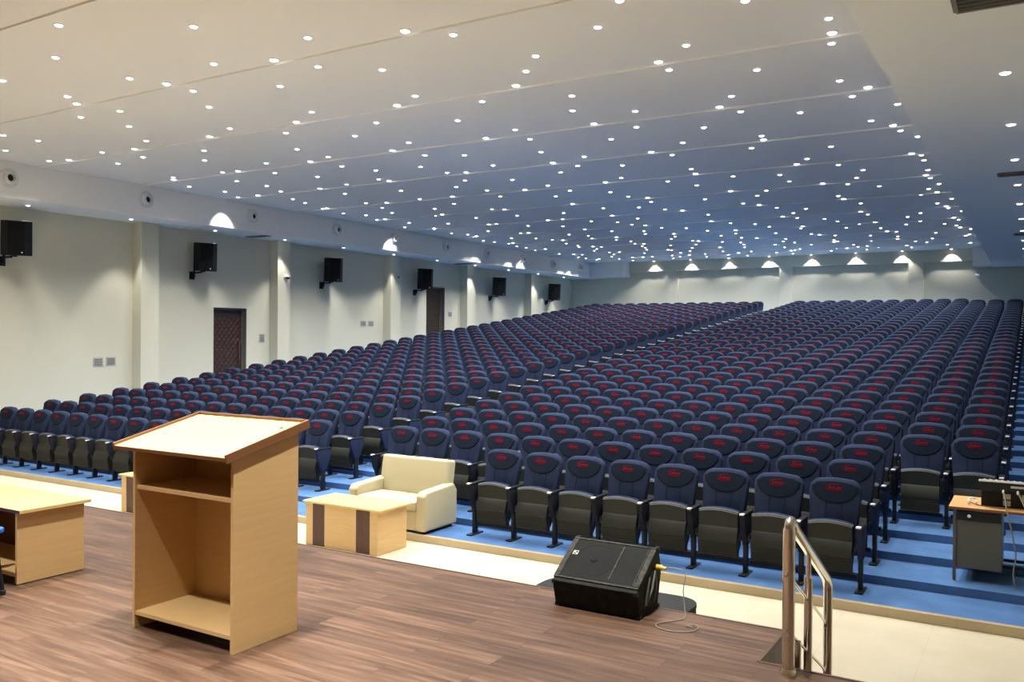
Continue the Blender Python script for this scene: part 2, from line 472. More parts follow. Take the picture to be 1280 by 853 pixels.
# ------------------------------------------------------------------ lectern
def lectern():
    t = thing('lectern', 'maple laminate lectern with sloping brown-edged top standing on the stage', 'lectern', (-4.04, 3.4, STAGE))
    x0, x1, y0, y1 = -.42, .42, -.236, .236
    th = .02
    def side(x):
        bm = B()
        ngon_prism(bm, [(y0, 0), (y1, 0), (y1, 1.155), (y0, 1.05)], 0, x, x+th, bev=.0015); return bm
    obj('side_panel', side(x0), 'laminate', t); obj('side_panel', side(x1-th), 'laminate', t)
    bm = B(); box(bm, x0+th, x1-th, y1-.045, y1-.025, .06, 1.13); obj('back_panel', bm, 'laminate', t)
    bm = B(); box(bm, x0+th, x1-th, y0+.004, y1-.045, .075, .097, bev=.001); obj('bottom_shelf', bm, 'laminate', t)
    bm = B(); box(bm, x0+th, x1-th, y0+.012, y1-.045, .802, .824, bev=.001); obj('shelf', bm, 'laminate', t)
    # sloping top
    L = .62; slope = math.atan2(.135, .59)
    mt = Matrix.Translation((0.0, y0-.075, 1.035)) @ Matrix.Rotation(slope, 4, 'X')
    a, b_ = -.495, .455
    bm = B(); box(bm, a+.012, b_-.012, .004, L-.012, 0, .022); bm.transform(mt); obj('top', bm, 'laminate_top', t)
    bm = B()
    box(bm, a, a+.012, 0, L, -.012, .038, bev=.003); box(bm, b_-.012, b_, 0, L, -.012, .038, bev=.003)
    box(bm, a+.012, b_-.012, L-.012, L, -.012, .038, bev=.003)
    box(bm, a+.012, b_-.012, -.0, .004, 0.0, .020)
    bm.transform(mt); obj('edge_lipping', bm, 'lip', t)
    bm = B(); lathe(bm, [(.012, .022), (.012, .026), (.004, .026)], .36, .49, 14); bm.transform(mt); obj('cable_hole_cap', bm, 'lip', t)
    bm = B()
    for xx in (x0+.01, x1-.01):
        for yy in (y0+.04, y1-.04): lathe(bm, [(.009, -.0), (.009, .004)], xx, yy, 8)
    obj('foot_glide', bm, 'black', t)
lectern()

# ------------------------------------------------------------------ low table at the left of the stage
def low_table():
    t = thing('low_table', 'low maple laminate table open at the back, at the left edge of the stage', 'table', (-6.46, 3.51, STAGE))
    x0, x1, y0, y1, h = -.62, .62, -.24, .24, .486
    for x in (x0, x1-.022):
        bm = B(); box(bm, x, x+.022, y0, y1, 0.006, h, bev=.0015); obj('side_panel', bm, 'laminate', t)
    bm = B(); box(bm, x0+.022, x1-.022, y1-.03, y1-.01, .05, h); obj('front_panel', bm, 'wenge', t)
    bm = B(); box(bm, x0+.022, x1-.022, y0+.01, y1-.03, .05, .072); obj('bottom_shelf', bm, 'laminate', t)
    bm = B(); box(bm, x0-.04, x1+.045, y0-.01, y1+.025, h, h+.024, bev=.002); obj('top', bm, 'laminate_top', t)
    bm = B(); box(bm, x0-.04, x1+.045, y0-.012, y0-.01, h+.001, h+.023); obj('edge_band', bm, 'wenge', t)
    bm = B()
    for xx in (x0+.011, x1-.011):
        for yy in (y0+.05, y1-.05): lathe(bm, [(.010, 0), (.010, .007)], xx, yy, 8)
    obj('foot_glide', bm, 'black', t)
low_table()

# ------------------------------------------------------------------ blue plastic stool chair cut by the left edge
def blue_chair():
    t = thing('plastic_chair', 'bright blue plastic chair with thin black legs, cut by the left photo edge', 'chair', (-5.925, 2.93, STAGE))
    bm = B()
    seat = [(-.21, -.20), (.19, -.20), (.215, -.17), (.215, .17), (.19, .20), (-.21, .20)]
    ngon_prism(bm, seat, 2, .40, .435, bev=.014, segs=3); obj('seat', bm, 'bluechair', t, smooth=True)
    bm = B()
    ys = [-.19+.38*i/8 for i in range(9)]
    loops = []
    for z, x in ((.50, -.20), (.58, -.215), (.70, -.235), (.78, -.25)):
        loops.append([(x-.03*(1-(y/.19)**2), y, z) for y in ys] + [(x-.03*(1-(y/.19)**2)-.018, y, z) for y in ys[::-1]])
    rings(bm, loops); obj('backrest', bm, 'bluechair', t, smooth=True)
    for sx, sy in ((-1, -1), (-1, 1), (1, -1), (1, 1)):
        bm = B(); tube(bm, [(sx*.16, sy*.15, .405), (sx*.215, sy*.175, .02)], .0125, 10)
        l = obj('leg', bm, 'black', t, smooth=True)
        bm = B(); lathe(bm, [(.017, 0), (.018, .03), (.014, .034)], sx*.217, sy*.176, 10); obj('rubber_foot', bm, 'greybox', l)
    for sy in (-1, 1):
        bm = B(); tube(bm, [(-.18, sy*.15, .41), (-.205, sy*.16, .50), (-.235, sy*.15, .70)], .011, 8); obj('back_post', bm, 'black', t, smooth=True)
blue_chair()

# ------------------------------------------------------------------ coffee tables in front of the sofas
def coffee_table(x, y, label):
    t = thing('coffee_table', label, 'table', (x, y, 0), 0, 'coffee tables in front of the stage')
    hw, hd, h = .595, .29, .545
    xs = [-hw, -.475, -.275, .255, .475, hw]
    bm = B(); box(bm, -hw, hw, -hd+.02, hd, .004, h); obj('body', bm, 'laminate', t)
    for i in range(5):
        bm = B(); box(bm, xs[i]+.0015, xs[i+1]-.0015, -hd, -hd+.0195, .004, h-.001, bev=.0015)
        obj('front_strip', bm, 'wenge' if i in (1, 3) else 'laminate', t)
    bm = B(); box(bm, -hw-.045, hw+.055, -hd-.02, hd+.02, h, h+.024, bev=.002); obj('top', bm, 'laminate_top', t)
    bm = B()
    for xx in (-hw+.03, hw-.03):
        for yy in (-hd+.05, hd-.03): lathe(bm, [(.012, 0), (.012, .005)], xx, yy, 8)
    obj('foot_glide', bm, 'black', t)
coffee_table(-7.47, 8.53, 'maple coffee table with two brown stripes in front of the cream sofa')
coffee_table(-11.30, 8.53, 'second maple coffee table, almost hidden behind the lectern')

# ------------------------------------------------------------------ cream two-seat sofa
def sofa():
    t = thing('sofa', 'cream leatherette two-seat sofa at the front of the seating', 'sofa', (-7.48, 9.53, TREAD0))
    W, D = .66, .40
    def cushion(x0, x1, y0, y1, z0, z1, bev, mt=None):
        bm = B(); box(bm, x0, x1, y0, y1, z0, z1)
        bmesh.ops.bevel(bm, geom=bm.edges[:], offset=bev, segments=4, profile=.5, affect='EDGES')
        if mt is not None: bm.transform(mt)
        return bm
    for s in (-1, 1):
        a, b_ = (-W, -W+.15) if s < 0 else (W-.15, W)
        bm = B()
        pr = [(-D, .035), (D-.05, .035), (D-.05, .50), (D-.12, .595), (-D+.06, .555), (-D, .50)]
        ngon_prism(bm, pr, 0, a, b_, bev=.035, segs=4); obj('arm', bm, 'leather', t, smooth=True)
    bm = cushion(-W+.15, W-.15, -D+.03, D-.2, .035, .30, .015); obj('base', bm, 'leather', t, smooth=True)
    for a, b_ in ((-W+.152, -.002), (.002, W-.152)):
        bm = cushion(a, b_, -D+.0, D-.26, .295, .425, .035)
        obj('seat_cushion', bm, 'leather', t, smooth=True)
    mt = Matrix.Translation((0, D-.21, .30)) @ Matrix.Rotation(rad(-9), 4, 'X')
    bm = cushion(-W+.07, W-.07, -.04, .15, -.04, .615, .045, mt); obj('backrest', bm, 'leather', t, smooth=True)
    for sx in (-1, 1):
        for sy in (-1, 1):
            bm = B(); box(bm, sx*(W-.09)-.03, sx*(W-.09)+.03, sy*(D-.12)-.03, sy*(D-.12)+.03, 0, .04, bev=.004); obj('leg', bm, 'black', t)
sofa()

# ------------------------------------------------------------------ stage wedge monitor
def wedge():
    t = thing('stage_monitor', 'black worn wedge stage monitor lying at the stage edge', 'speaker', (-2.30, 4.85, STAGE))
    W = .285
    P = [(0.0, 0.0), (-.052, .172), (-.026, .190), (.27, .372), (.305, .372), (.345, .21), (.285, .0)]
    bm = B(); ngon_prism(bm, P, 0, -W, W, bev=.006); obj('cabinet', bm, 'cabinet', t)
    # grille set in the sloping face
    a = Vector((0, -.026, .190)); b_ = Vector((0, .27, .372)); d = (b_-a).normalized(); nrm = Vector((0, -d.z, d.y)); L = (b_-a).length
    m = Matrix(((1, 0, 0, 0), (0, d.y, nrm.y, a.y), (0, d.z, nrm.z, a.z), (0, 0, 0, 1)))
    bm = B(); box(bm, -W+.035, W-.045, .012, L-.012, .000, .008, bev=.003); bm.transform(m); obj('grille', bm, 'grille', t)
    # woofer ring, dust cap and horn edge showing through the grille cloth
    bm = B()
    lathe(bm, [(.022, .008), (.019, .011), (.010, .013), (.003, .0135)], -.075, L*.5, 18)
    bm.transform(m); obj('dust_cap', bm, 'grille', t, smooth=True)
    bm = B()
    n = 32
    for r0, r1 in ((.132, .140),):
        loops = [[(-.075+r*cos(2*PI*k/n), L*.5+r*sin(2*PI*k/n), z) for k in range(n)] for r, z in ((r0, .008), (r0, .0088), (r1, .0088), (r1, .008))]
        rings(bm, loops, 0, False, False)
    bm.transform(m); obj('woofer_ring', bm, 'grille', t)
    bm = B(); box(bm, .075, .086, .03, L-.03, .008, .0115, bev=.001); bm.transform(m); obj('grille_bar', bm, 'scuff', t)
    bm = B()
    for x in (-W+.030, W-.043): box(bm, x, x+.006, .012, L-.012, .004, .011)
    bm.transform(m); obj('grille_trim', bm, 'scuff', t)
    # small white badge: square outline with two discs
    bm = B(); bx, by, q = -W+.062, L*.62, .017
    for a0, a1, c0, c1 in ((-q, q, -q, -q+.004), (-q, q, q-.004, q), (-q, -q+.004, -q+.004, q-.004), (q-.004, q, -q+.004, q-.004)):
        box(bm, bx+a0, bx+a1, by+c0, by+c1, .008, .0095)
    lathe(bm, [(.0065, .008), (.0065, .0095)], bx-.005, by+.003, 12); lathe(bm, [(.0045, .008), (.0045, .0095)], bx+.007, by-.006, 12)
    bm.transform(m); obj('badge', bm, 'plate', t)
    bm = B()
    box(bm, -W+.0, W, L-.010, L+.004, -.004, .010, bev=.003); box(bm, -W, W, -.006, .010, -.004, .009, bev=.003)
    box(bm, W-.035, W+.002, .012, L-.012, -.004, .009, bev=.003); box(bm, -W-.002, -W+.028, .012, L-.012, -.004, .009, bev=.003)
    bm.transform(m); obj('worn_edge', bm, 'scuff' , t)
    # corner protectors
    bm = B()
    for x in (-W, W):
        for y, z in ((-.048, .172), (.0, .0), (.29, .0), (.29, .375)):
            box(bm, x-.022 if x > 0 else x-.004, x+.004 if x > 0 else x+.022, y-.006, y+.026, z-.003 if z < .1 else z-.02, z+.024 if z < .1 else z+.006, bev=.004)
    obj('corner_protector', bm, 'black', t)
    # side socket recess with a diagonal handle bar on the right end
    bm = B()
    rec = [(.07, .05), (.20, .05), (.25, .13), (.235, .255), (.15, .225), (.10, .15)]
    ngon_prism(bm, rec, 0, W-.001, W+.004, 0); obj('socket_plate', bm, 'greybox', t)
    bm = B(); tube(bm, [(W+.004, .085, .07), (W+.014, .16, .15), (W+.004, .232, .245)], .008, 8)
    tube(bm, [(W+.004, .232, .245), (W+.012, .235, .17), (W+.004, .205, .06)], .008, 8); tube(bm, [(W+.004, .085, .07), (W+.010, .095, .14), (W+.004, .15, .225)], .007, 8); obj('handle', bm, 'desk_metal', t, smooth=True)
wedge()
def connector_cable():
    t = thing('speaker_cable', 'thin cable from a yellow plug on the wedge monitor coiling on the stage', 'cable', (-1.995, 5.09, STAGE))
    bm = B(); tube(bm, [(-.018, .02, .265), (.022, .0225, .263)], .017, 12); tube(bm, [(.02, .0225, .263), (.045, .024, .262)], .010, 10)
    obj('plug', bm, 'yellow', t, smooth=True)
    pts = [(.04, .024, .262), (.10, .03, .27), (.165, .03, .25), (.165, .0, .15), (.185, -.03, .06), (.20, -.07, .008), (.17, -.14, .006), (.10, -.24, .006), (.12, -.31, .006), (.22, -.33, .006), (.31, -.28, .006), (.33, -.20, .006), (.29, -.16, .006), (.26, -.20, .008), (.30, -.21, .010)]
    bm = B(); tube(bm, smooth_path(pts, 7), .0032, 7); obj('cord', bm, 'cable', t, smooth=True)
connector_cable()
def sub_box():
    t = thing('floor_cabinet', 'dark grey round-cornered cabinet on the hall floor behind the wedge monitor', 'cabinet', (-2.46, 5.45, 0))
    pl = []
    hw, hd, rr = .56, .22, .16
    for cx, cy, a0 in ((hw-rr, hd-rr, 0), (-hw+rr, hd-rr, 90), (-hw+rr, -hd+rr, 180), (hw-rr, -hd+rr, 270)):
        for i in range(7):
            a = rad(a0+90*i/6); pl.append((cx+rr*cos(a), cy+rr*sin(a)))
    bm = B(); ngon_prism(bm, pl, 2, .03, .92); obj('body', bm, 'greybox', t, smooth=True)
    bm = B(); ngon_prism(bm, [(x*1.006, y*1.01) for x, y in pl], 2, .92, .945, bev=.006); obj('lid', bm, 'greybox', t, smooth=True)
    bm = B()
    for sx in (-1, 1):
        for sy in (-1, 1): lathe(bm, [(.03, 0), (.03, .031)], sx*(hw-.14), sy*(hd-.08), 12)
    obj('foot', bm, 'black', t)
sub_box()

# ------------------------------------------------------------------ stainless handrail of the stage stairs
def handrail():
    x = -1.055
    t = thing('handrail', 'polished stainless steel handrail beside the stage stairs', 'handrail', (x, 4.48, STAGE))
    zb = lambda i: -.168*i
    y1, y2 = .45, .985            # middle and end posts
    top0, top2 = .765, .235       # heights above the stage of the rail at the first post and the end post
    zr = lambda y: top0+(top2-top0)*y/y2
    bm = B(); tube(bm, [(0, 0, .0), (0, 0, top0-.03)], .031, 18); obj('main_post', bm, 'steel', t, smooth=True)
    bm = B(); lathe(bm, [(.044, 0), (.044, .006), (.038, .022), (.033, .03)], 0, 0, 20); obj('base_flange', bm, 'steel', t, smooth=True)
    bm = B()
    pts = smooth_path([(0, 0, top0-.05), (0, .006, top0-.012), (0, .04, top0+.002), (0, .10, zr(.10)+.012)], 5) + [(0, y2-.10, zr(y2-.10)+.006)] + smooth_path([(0, y2-.05, zr(y2-.05)+.003), (0, y2-.008, zr(y2)-.018), (0, y2, zr(y2)-.08)], 5) + [(0, y2, zb(3))]
    tube(bm, pts, .0275, 16); obj('top_rail', bm, 'steel', t, smooth=True)
    bm = B(); tube(bm, [(0, y1, zb(2)), (0, y1, .385)], .023, 14); tube(bm, [(0, y1, .385), (0, y1, zr(y1)+.005)], .014, 12); obj('middle_post', bm, 'steel', t, smooth=True)
    bm = B(); lathe(bm, [(.055, zb(2)), (.055, zb(2)+.006), (.03, zb(2)+.02)], 0, y1, 16); lathe(bm, [(.055, zb(3)), (.055, zb(3)+.006), (.032, zb(3)+.02)], 0, y2, 16); obj('post_flange', bm, 'steel', t, smooth=True)
    for h in (.50, .215):
        zz = lambda y: h+(top2-top0)*y/y2
        up = h-.02
        pts = [(0, -.07, zz(-.0)), (0, .0, zz(0))] + smooth_path([(0, .1, zz(.1)), (0, y1, zz(y1)), (0, y2-.16, zz(y2-.16)), (0, y2-.10, zz(y2-.10)-.012), (0, y2-.07, zz(y2-.07)+.03), (0, y2-.065, zz(y2-.07)+.12)], 5) + [(0, y2-.065, zz(y2-.07)+.25)]
        bm = B(); tube(bm, pts, .0085, 10); obj('mid_rail', bm, 'steel', t, smooth=True)
        bm = B(); tube(bm, [(0, -.085, zz(0)), (0, -.06, zz(0))], .014, 10); obj('rail_stub', bm, 'steel', t, smooth=True)
    bm = B(); tube(bm, [(0, .20, zb(1)), (0, .20, .215+(top2-top0)*.20/y2)], .020, 12); obj('short_post', bm, 'steel', t, smooth=True)
handrail()

# ------------------------------------------------------------------ sound desk at the right
def sound_desk():
    t = thing('sound_desk', 'grey metal desk with orange wooden top on the blue steps at the right', 'desk', (-.72, 10.2, TREAD0+RISE))
    bm = B(); box(bm, -.04, 1.25, -.02, .72, .752, .780, bev=.004); obj('top', bm, 'desk_top', t)
    bm = B(); box(bm, -.042, 1.252, -.024, -.019, .753, .779); obj('edge_band', bm, 'lip', t)
    for x in (.0, 1.19):
        for y, zl in ((.0, 0), (.66, RISE)):
            bm = B(); box(bm, x, x+.03, y, y+.03, zl, .752, bev=.002); obj('leg', bm, 'desk_metal', t)
    bm = B(); box(bm, .03, .45, .012, .66, .14, .752, bev=.004); obj('drawer_box', bm, 'desk_metal', t)
    bm = B(); box(bm, .04, .44, .0, .0115, .64, .74, bev=.003); d = obj('drawer', bm, 'greybox', t)
    bm = B(); lathe(bm, [(.016, 0), (.018, .01), (.010, .016)], 0, 0, 12); bm.transform(Matrix.Translation((.15, .0, .69)) @ Matrix.Rotation(rad(90), 4, 'X')); obj('drawer_knob', bm, 'silver', d)
    bm = B(); box(bm, .45, 1.19, .3, .33, .12, .15); box(bm, .45, 1.19, .62, .65, .12, .15); obj('foot_bar', bm, 'black', t)
sound_desk()
DZ = TREAD0+RISE+.780
def rack():
    t = thing('amplifier_box', 'black box of audio units holding up the mixer on the sound desk', 'audio unit', (-.20, 10.55, DZ))
    bm = B(); box(bm, -.27, .55, -.16, .22, .003, .165, bev=.005); obj('case', bm, 'black', t)
    for x0, x1, z0, z1 in ((-.07, .0, .02, .075), (-.07, .0, .09, .145), (.10, .17, .08, .15), (.32, .44, .03, .14)):
        bm = B(); box(bm, x0, x1, -.172, -.16, z0, z1, bev=.003); obj('face_panel', bm, 'plate', t)
    bm = B()
    for x in (-.22, .5):
        for y in (-.12, .18): lathe(bm, [(.012, 0), (.012, .004)], x, y, 8)
    obj('foot', bm, 'black', t)
rack()
def mixer():
    t = thing('audio_mixer', 'grey-black audio mixing console sitting on the black box of the sound desk', 'mixer', (-.10, 10.53, DZ+.165))
    P = [(-.20, .003), (.24, .003), (.25, .03), (.24, .045), (-.20, .115), (-.225, .105), (-.225, .02)]
    bm = B(); ngon_prism(bm, P, 0, -.38, .62, bev=.005); obj('chassis', bm, 'greybox', t)
    bm = B(); box(bm, -.10, .08, -.2285, -.2235, .055, .078, bev=.002); obj('label_strip', bm, 'plate', t)
    mt = Matrix.Translation((0, -.20, .115)) @ Matrix.Rotation(-math.atan2(.07, .44), 4, 'X')
    bm = B()
    for i in range(18):
        for j in range(7):
            lathe(bm, [(.011, 0), (.010, .016), (.006, .018)], -.34+i*.054, .04+j*.052, 8)
    bm.transform(mt); obj('knobs', bm, 'knob', t)['kind'] = 'stuff'
    bm = B()
    for i in range(18): box(bm, -.347+i*.054, -.333+i*.054, .010, .032, 0, .014)
    bm.transform(mt); obj('faders', bm, 'white', t)
    bm = B(); box(bm, -.39, .63, -.236, -.21, .105, .125, bev=.003); obj('rear_bridge', bm, 'white', t)
mixer()
def headset():
    t = thing('headphones', 'white headphones lying on the orange desk top beside the mixer', 'headphones', (-.545, 10.38, DZ))
    bm = B(); pts = [(-.005+.036*cos(a), .02, .034+.040*sin(a)) for a in [PI*i/12 for i in range(-1, 14)]]
    tube(bm, pts, .010, 8); obj('headband', bm, 'white', t, smooth=True)
    for s in (-1, 1):
        bm = B(); lathe(bm, [(.024, -.012), (.028, 0), (.024, .012)], 0, 0, 16)
        bm.transform(Matrix.Translation((-.005+s*.034, .02, .029)) @ Matrix.Rotation(rad(90), 4, 'Y')); obj('ear_cup', bm, 'white', t, smooth=True)
headset()
def cables():
    for i, (x, lab, pts) in enumerate((
        (-.265, 'pale cable hanging almost straight down from the mixer over the desk edge', [(0, -.02, .0), (.015, -.10, -.05), (.03, -.17, -.14), (.05, -.205, -.22), (.09, -.215, -.42), (.12, -.20, -.62), (.10, -.18, -.80), (.115, -.17, -.955)]),
        (-.135, 'pale cable slanting right from the mixer over the desk edge', [(0, -.02, .0), (.03, -.10, -.06), (.08, -.19, -.16), (.13, -.22, -.25), (.20, -.21, -.45), (.26, -.2, -.75), (.30, -.18, -.952)]))):
        t = thing('hanging_cable', lab, 'cable', (x, 10.32, DZ+.19), 0, 'cables hanging from the sound desk')
        bm = B(); tube(bm, smooth_path(pts, 6), .007, 7); obj('cord', bm, 'cable', t, smooth=True)
        bm = B(); tube(bm, [(pts[0][0], pts[0][1]+.004, pts[0][2]), (pts[0][0], pts[0][1]-.05, pts[0][2]-.015)], .011, 8); obj('plug', bm, 'silver', t, smooth=True)
    t = thing('desk_cable', 'thin dark cable lying across the orange desk top', 'cable', (-.6, 10.3, DZ))
    bm = B(); tube(bm, smooth_path([(.0, .28, .006), (.05, .16, .006), (.10, .08, .006), (.2, .02, .006), (.33, -.02, .006), (.36, .08, .006)], 6), .005, 6); obj('cord', bm, 'dark_cable', t, smooth=True)
cables()

# ------------------------------------------------------------------ auditorium chairs
LEAN = math.tan(rad(13))
def back_y(z): return .20 + (z-1.01)*LEAN
def lean_pt(x, z, d):     # point on the leaning back, d towards the rear
    return (x, back_y(z)+d, z)
def back_outline(n_c, ins=0.):
    """rounded outline of the backrest in x,z (counter-clockwise seen from the front)"""
    wb, wt, z0, z1, rt, rb = .245-ins, .270-ins, .58+ins, 1.118-ins, .125, .03
    pts = []
    def arc(cx, cz, r, a0, a1, n):
        for i in range(n+1):
            a = rad(a0+(a1-a0)*i/n); pts.append((cx+r*cos(a), cz+r*sin(a)))
    arc(wb-rb, z0+rb, rb, -90, 0, max(1, n_c//3))
    arc(wt-rt, z1-rt-.012, rt, 0, 78, n_c)
    pts.append((0, z1))
    for x, z in pts[::-1][1:]: pts.append((-x, z))
    return pts
def head_outline(n):
    pts = []
    # flat-topped D: top follows the backrest, lower edge is a U
    for i in range(n+1):
        a = PI*i/n; x = .236*cos(a); z = 1.035+.056*sin(a)**.7 if 0 < i < n else 1.035
        pts.append((x, z))
    for i in range(1, n*2):
        a = PI+PI*i/(n*2); x = .236*cos(a); c = abs(sin(a)); pts.append((x, 1.035-.178*c**.85))
    return pts
def chair_parts(hi=True):
    """list of (part name, bmesh, [materials])"""
    out = []
    nc = 6 if hi else 2
    bm = B()
    o0, o1, o2 = back_outline(nc, .045), back_outline(nc, .012), back_outline(nc)
    seq = [(o0, -.052), (o1, -.036), (o2, -.010), (o2, .022)] if hi else [(o1, -.045), (o2, -.012), (o2, .022)]
    rings(bm, [[lean_pt(x, z, d) for x, z in o] for o, d in seq], 0)
    if hi:
        for s in (-1, 1):
            pts = [lean_pt(s*.085, z, -.053) for z in (.64, .75, .86)]
            tube(bm, pts, .004, 5, 1)
    out.append(('backrest', bm, ['navy', 'navy_dark']))
    bm = B()
    o2b = back_outline(nc, .004)
    rings(bm, [[lean_pt(x, z, d) for x, z in o] for o, d in ((o2b, .0225), (o2b, .040), (back_outline(nc, .03), .055))], 0)
    out.append(('back_shell', bm, ['black']))
    bm = B(); h = head_outline(5 if hi else 3)
    cen = (0, .995)
    def sc(k): return [(cen[0]+(x-cen[0])*k, cen[1]+(z-cen[1])*k) for x, z in h]
    seq = [(sc(1.), -.030), (sc(1.), -.050), (sc(.93), -.064), (sc(.5), -.068)] if hi else [(sc(1.), -.035), (sc(.96), -.060)]
    rings(bm, [[lean_pt(x, z, d) for x, z in o] for o, d in seq], 0)
    out.append(('headrest', bm, ['navy_dark']))
    if hi:
        bm = B(); low = [p for p in h if p[1] <= 1.036]
        low = sorted(low, key=lambda p: p[0])
        tube(bm, [lean_pt(x, z, -.048) for x, z in low], .0065, 6)
        out.append(('piping', bm, ['black']))
    bm = B()      # embroidered badge: uneven upright strokes between two flat swooshes
    if hi:
        for x, z, w_, hgt, t in ((-.052, 1.022, .012, .046, 8), (-.030, 1.018, .011, .036, -6), (-.008, 1.02, .012, .042, 5), (.014, 1.016, .011, .034, -10), (.036, 1.019, .012, .040, 7), (.056, 1.014, .010, .030, -5)):
            y = back_y(z)-.0705
            m = Matrix.Translation((x, y, z)) @ Matrix.Rotation(-rad(13), 4, 'X') @ Matrix.Rotation(rad(t), 4, 'Y')
            box(bm, -w_/2, w_/2, -.002, .003, -hgt/2, hgt/2, rot=m)
        for zc, hh in ((1.02, .034),):
            pts = [(.088*cos(2*PI*i/22), zc+hh*sin(2*PI*i/22)) for i in range(4, 21)]
            tube(bm, [lean_pt(x, z, -.0695) for x, z in pts], .0032, 5)
        tube(bm, [lean_pt(x, z, -.0695) for x, z in ((-.066, 1.012), (-.02, 1.022), (.03, 1.013), (.072, 1.026))], .004, 5)
    else:
        pts = [(.068*cos(2*PI*i/8), 1.02+.022*sin(2*PI*i/8)) for i in range(8)]
        rings(bm, [[lean_pt(x, z, -.058) for x, z in pts], [lean_pt(x, z, -.066) for x, z in pts]])
    out.append(('emblem', bm, ['red']))
    # folded seat
    bm = B()
    n = 8 if hi else 4
    top = [(-.228+.456*i/n, .675+.030*(1-(2*i/n-1)**2)) for i in range(n+1)]
    def lip(dz, y, k=1.): return [(x*k, y, z+dz) for x, z in top]
    prof = [lip(-.02, -.078, 1.0), lip(.0, -.072, 1.), lip(.012, -.045, .98), lip(.008, .0, .97), lip(-.03, .03, .96), [(x*.94, .06, .30) for x, z in top], [(x*.94, .0, .22) for x, z in top]]
    vsr = [[bm.verts.new(p) for p in lp] for lp in prof]
    for a, b_ in zip(vsr, vsr[1:]):
        for i in range(n): bm.faces.new((a[i], a[i+1], b_[i+1], b_[i]))
    for side in (0, -1):
        vv = [lp[side] for lp in vsr]; bm.faces.new(vv if side == 0 else vv[::-1])
    bmesh.ops.recalc_face_normals(bm, faces=bm.faces[:])
    out.append(('seat_cushion', bm, ['navy']))
    bm = B(); tube(bm, [(x*.995, -.074, z-.004) for x, z in top], .009 if hi else .011, 6 if hi else 4)
    out.append(('lit_seat_rim', bm, ['rim']))  # pale tube paints the overhead light along the folded cushion's lip
    bm = B()
    def row(y, z, k=1., arch=0.): return [(-.222*k+.444*k*i/n, y, z+arch*(1-(2*i/n-1)**2)) for i in range(n+1)]
    prof = [row(-.082, .668, 1, .030), row(-.100, .655, 1, .028), row(-.090, .505), row(-.104, .49), row(-.140, .375)]
    if hi:
        for q in range(6):
            z = .368-q*.032
            prof += [row(-.140+.005*q, z), row(-.140+.005*q, z-.023), row(-.132+.005*q, z-.027)]
    prof += [row(-.104, .178), row(-.03, .165), row(-.03, .62)]
    vsr = [[bm.verts.new(p) for p in lp] for lp in prof]
    for a, b_ in zip(vsr, vsr[1:]):
        for i in range(n): bm.faces.new((a[i], a[i+1], b_[i+1], b_[i]))
    for side in (0, -1):
        vv = [lp[side] for lp in vsr]; bm.faces.new(vv if side == 0 else vv[::-1])
    bmesh.ops.recalc_face_normals(bm, faces=bm.faces[:])
    out.append(('seat_shell', bm, ['olive']))
    if hi:
        bm = B(); box(bm, -.255, .255, -.04, .0, .115, .16, bev=.006)
        for s in (-1, 1): box(bm, s*.25-.012, s*.25+.012, -.10, .04, .37, .45, bev=.004)
        out.append(('crossbar', bm, ['black']))
    return out
def stand_parts(x, hi=True):
    out = []
    bm = B()
    pl = [(-.195, .66), (-.195, .60), (-.17, .50), (-.11, .40), (-.085, .33), (.005, .33), (.05, .40), (.10, .50), (.125, .60), (.125, .66)]
    if not hi: pl = [(-.195, .66), (-.17, .50), (-.085, .33), (.005, .33), (.10, .50), (.125, .66)]
    ngon_prism(bm, pl, 0, x-.028, x+.028, bev=.008 if hi else 0)
    out.append(('side_panel', bm, ['panel_dark' if x < 0 else 'navy']))
    bm = B()
    box(bm, x-.022, x+.022, -.080, .0, .015, .36, bev=.006 if hi else 0)
    box(bm, x-.040, x+.040, -.19, .10, .0, .018, bev=.005 if hi else 0)
    out.append(('leg', bm, ['black']))
    bm = B()
    box(bm, x-.029, x+.029, -.215, .15, .66, .690, bev=.010 if hi else 0)
    out.append(('armrest', bm, ['arm']))
    bm = B()
    box(bm, x-.026, x+.026, -.219, -.165, .678, .696, bev=.006 if hi else 0)
    out.append(('arm_cap', bm, ['silver']))
    return out

XC = lambda c: -8.4267+.6*c
XLB = lambda k: -17.85+.589*k
def row_y(r): return 9.8244 + (.1054 if r else 0) + .80287*r - .20
def row_z(r): return TREAD0 + RISE*r
seats = []            # (x, row, block, index, has_extra_stand)
for r in range(NR):
    cs = list(range(14))
    if r < 3: cs = [c for c in cs if c < 12]
    if r == 0: cs = [c for c in cs if c >= 4]
    if r == NR-1: cs = [c for c in cs if c < 11]
    for c in cs: seats.append((XC(c), r, 'centre', c, c == cs[-1], cs))
    ks = list(range(14))
    if r == 0: ks = [k for k in ks if k < 9]
    for k in ks: seats.append((XLB(k), r, 'left', k, k == ks[-1], ks))
fw = Vector((-sin(rad(31.08)), cos(rad(31.08)), 0)); rt = Vector((cos(rad(31.08)), sin(rad(31.08)), 0))
def in_frame(s):
    p = Vector((s[0], row_y(s[1]), 0)); return p.dot(rt) > -.62*p.dot(fw)
vis = sorted([s for s in seats if in_frame(s)], key=lambda s: Vector((s[0], row_y(s[1]), 0)).dot(fw))
near, far = vis[:300], vis[300:]
proto = None; stand_proto = None
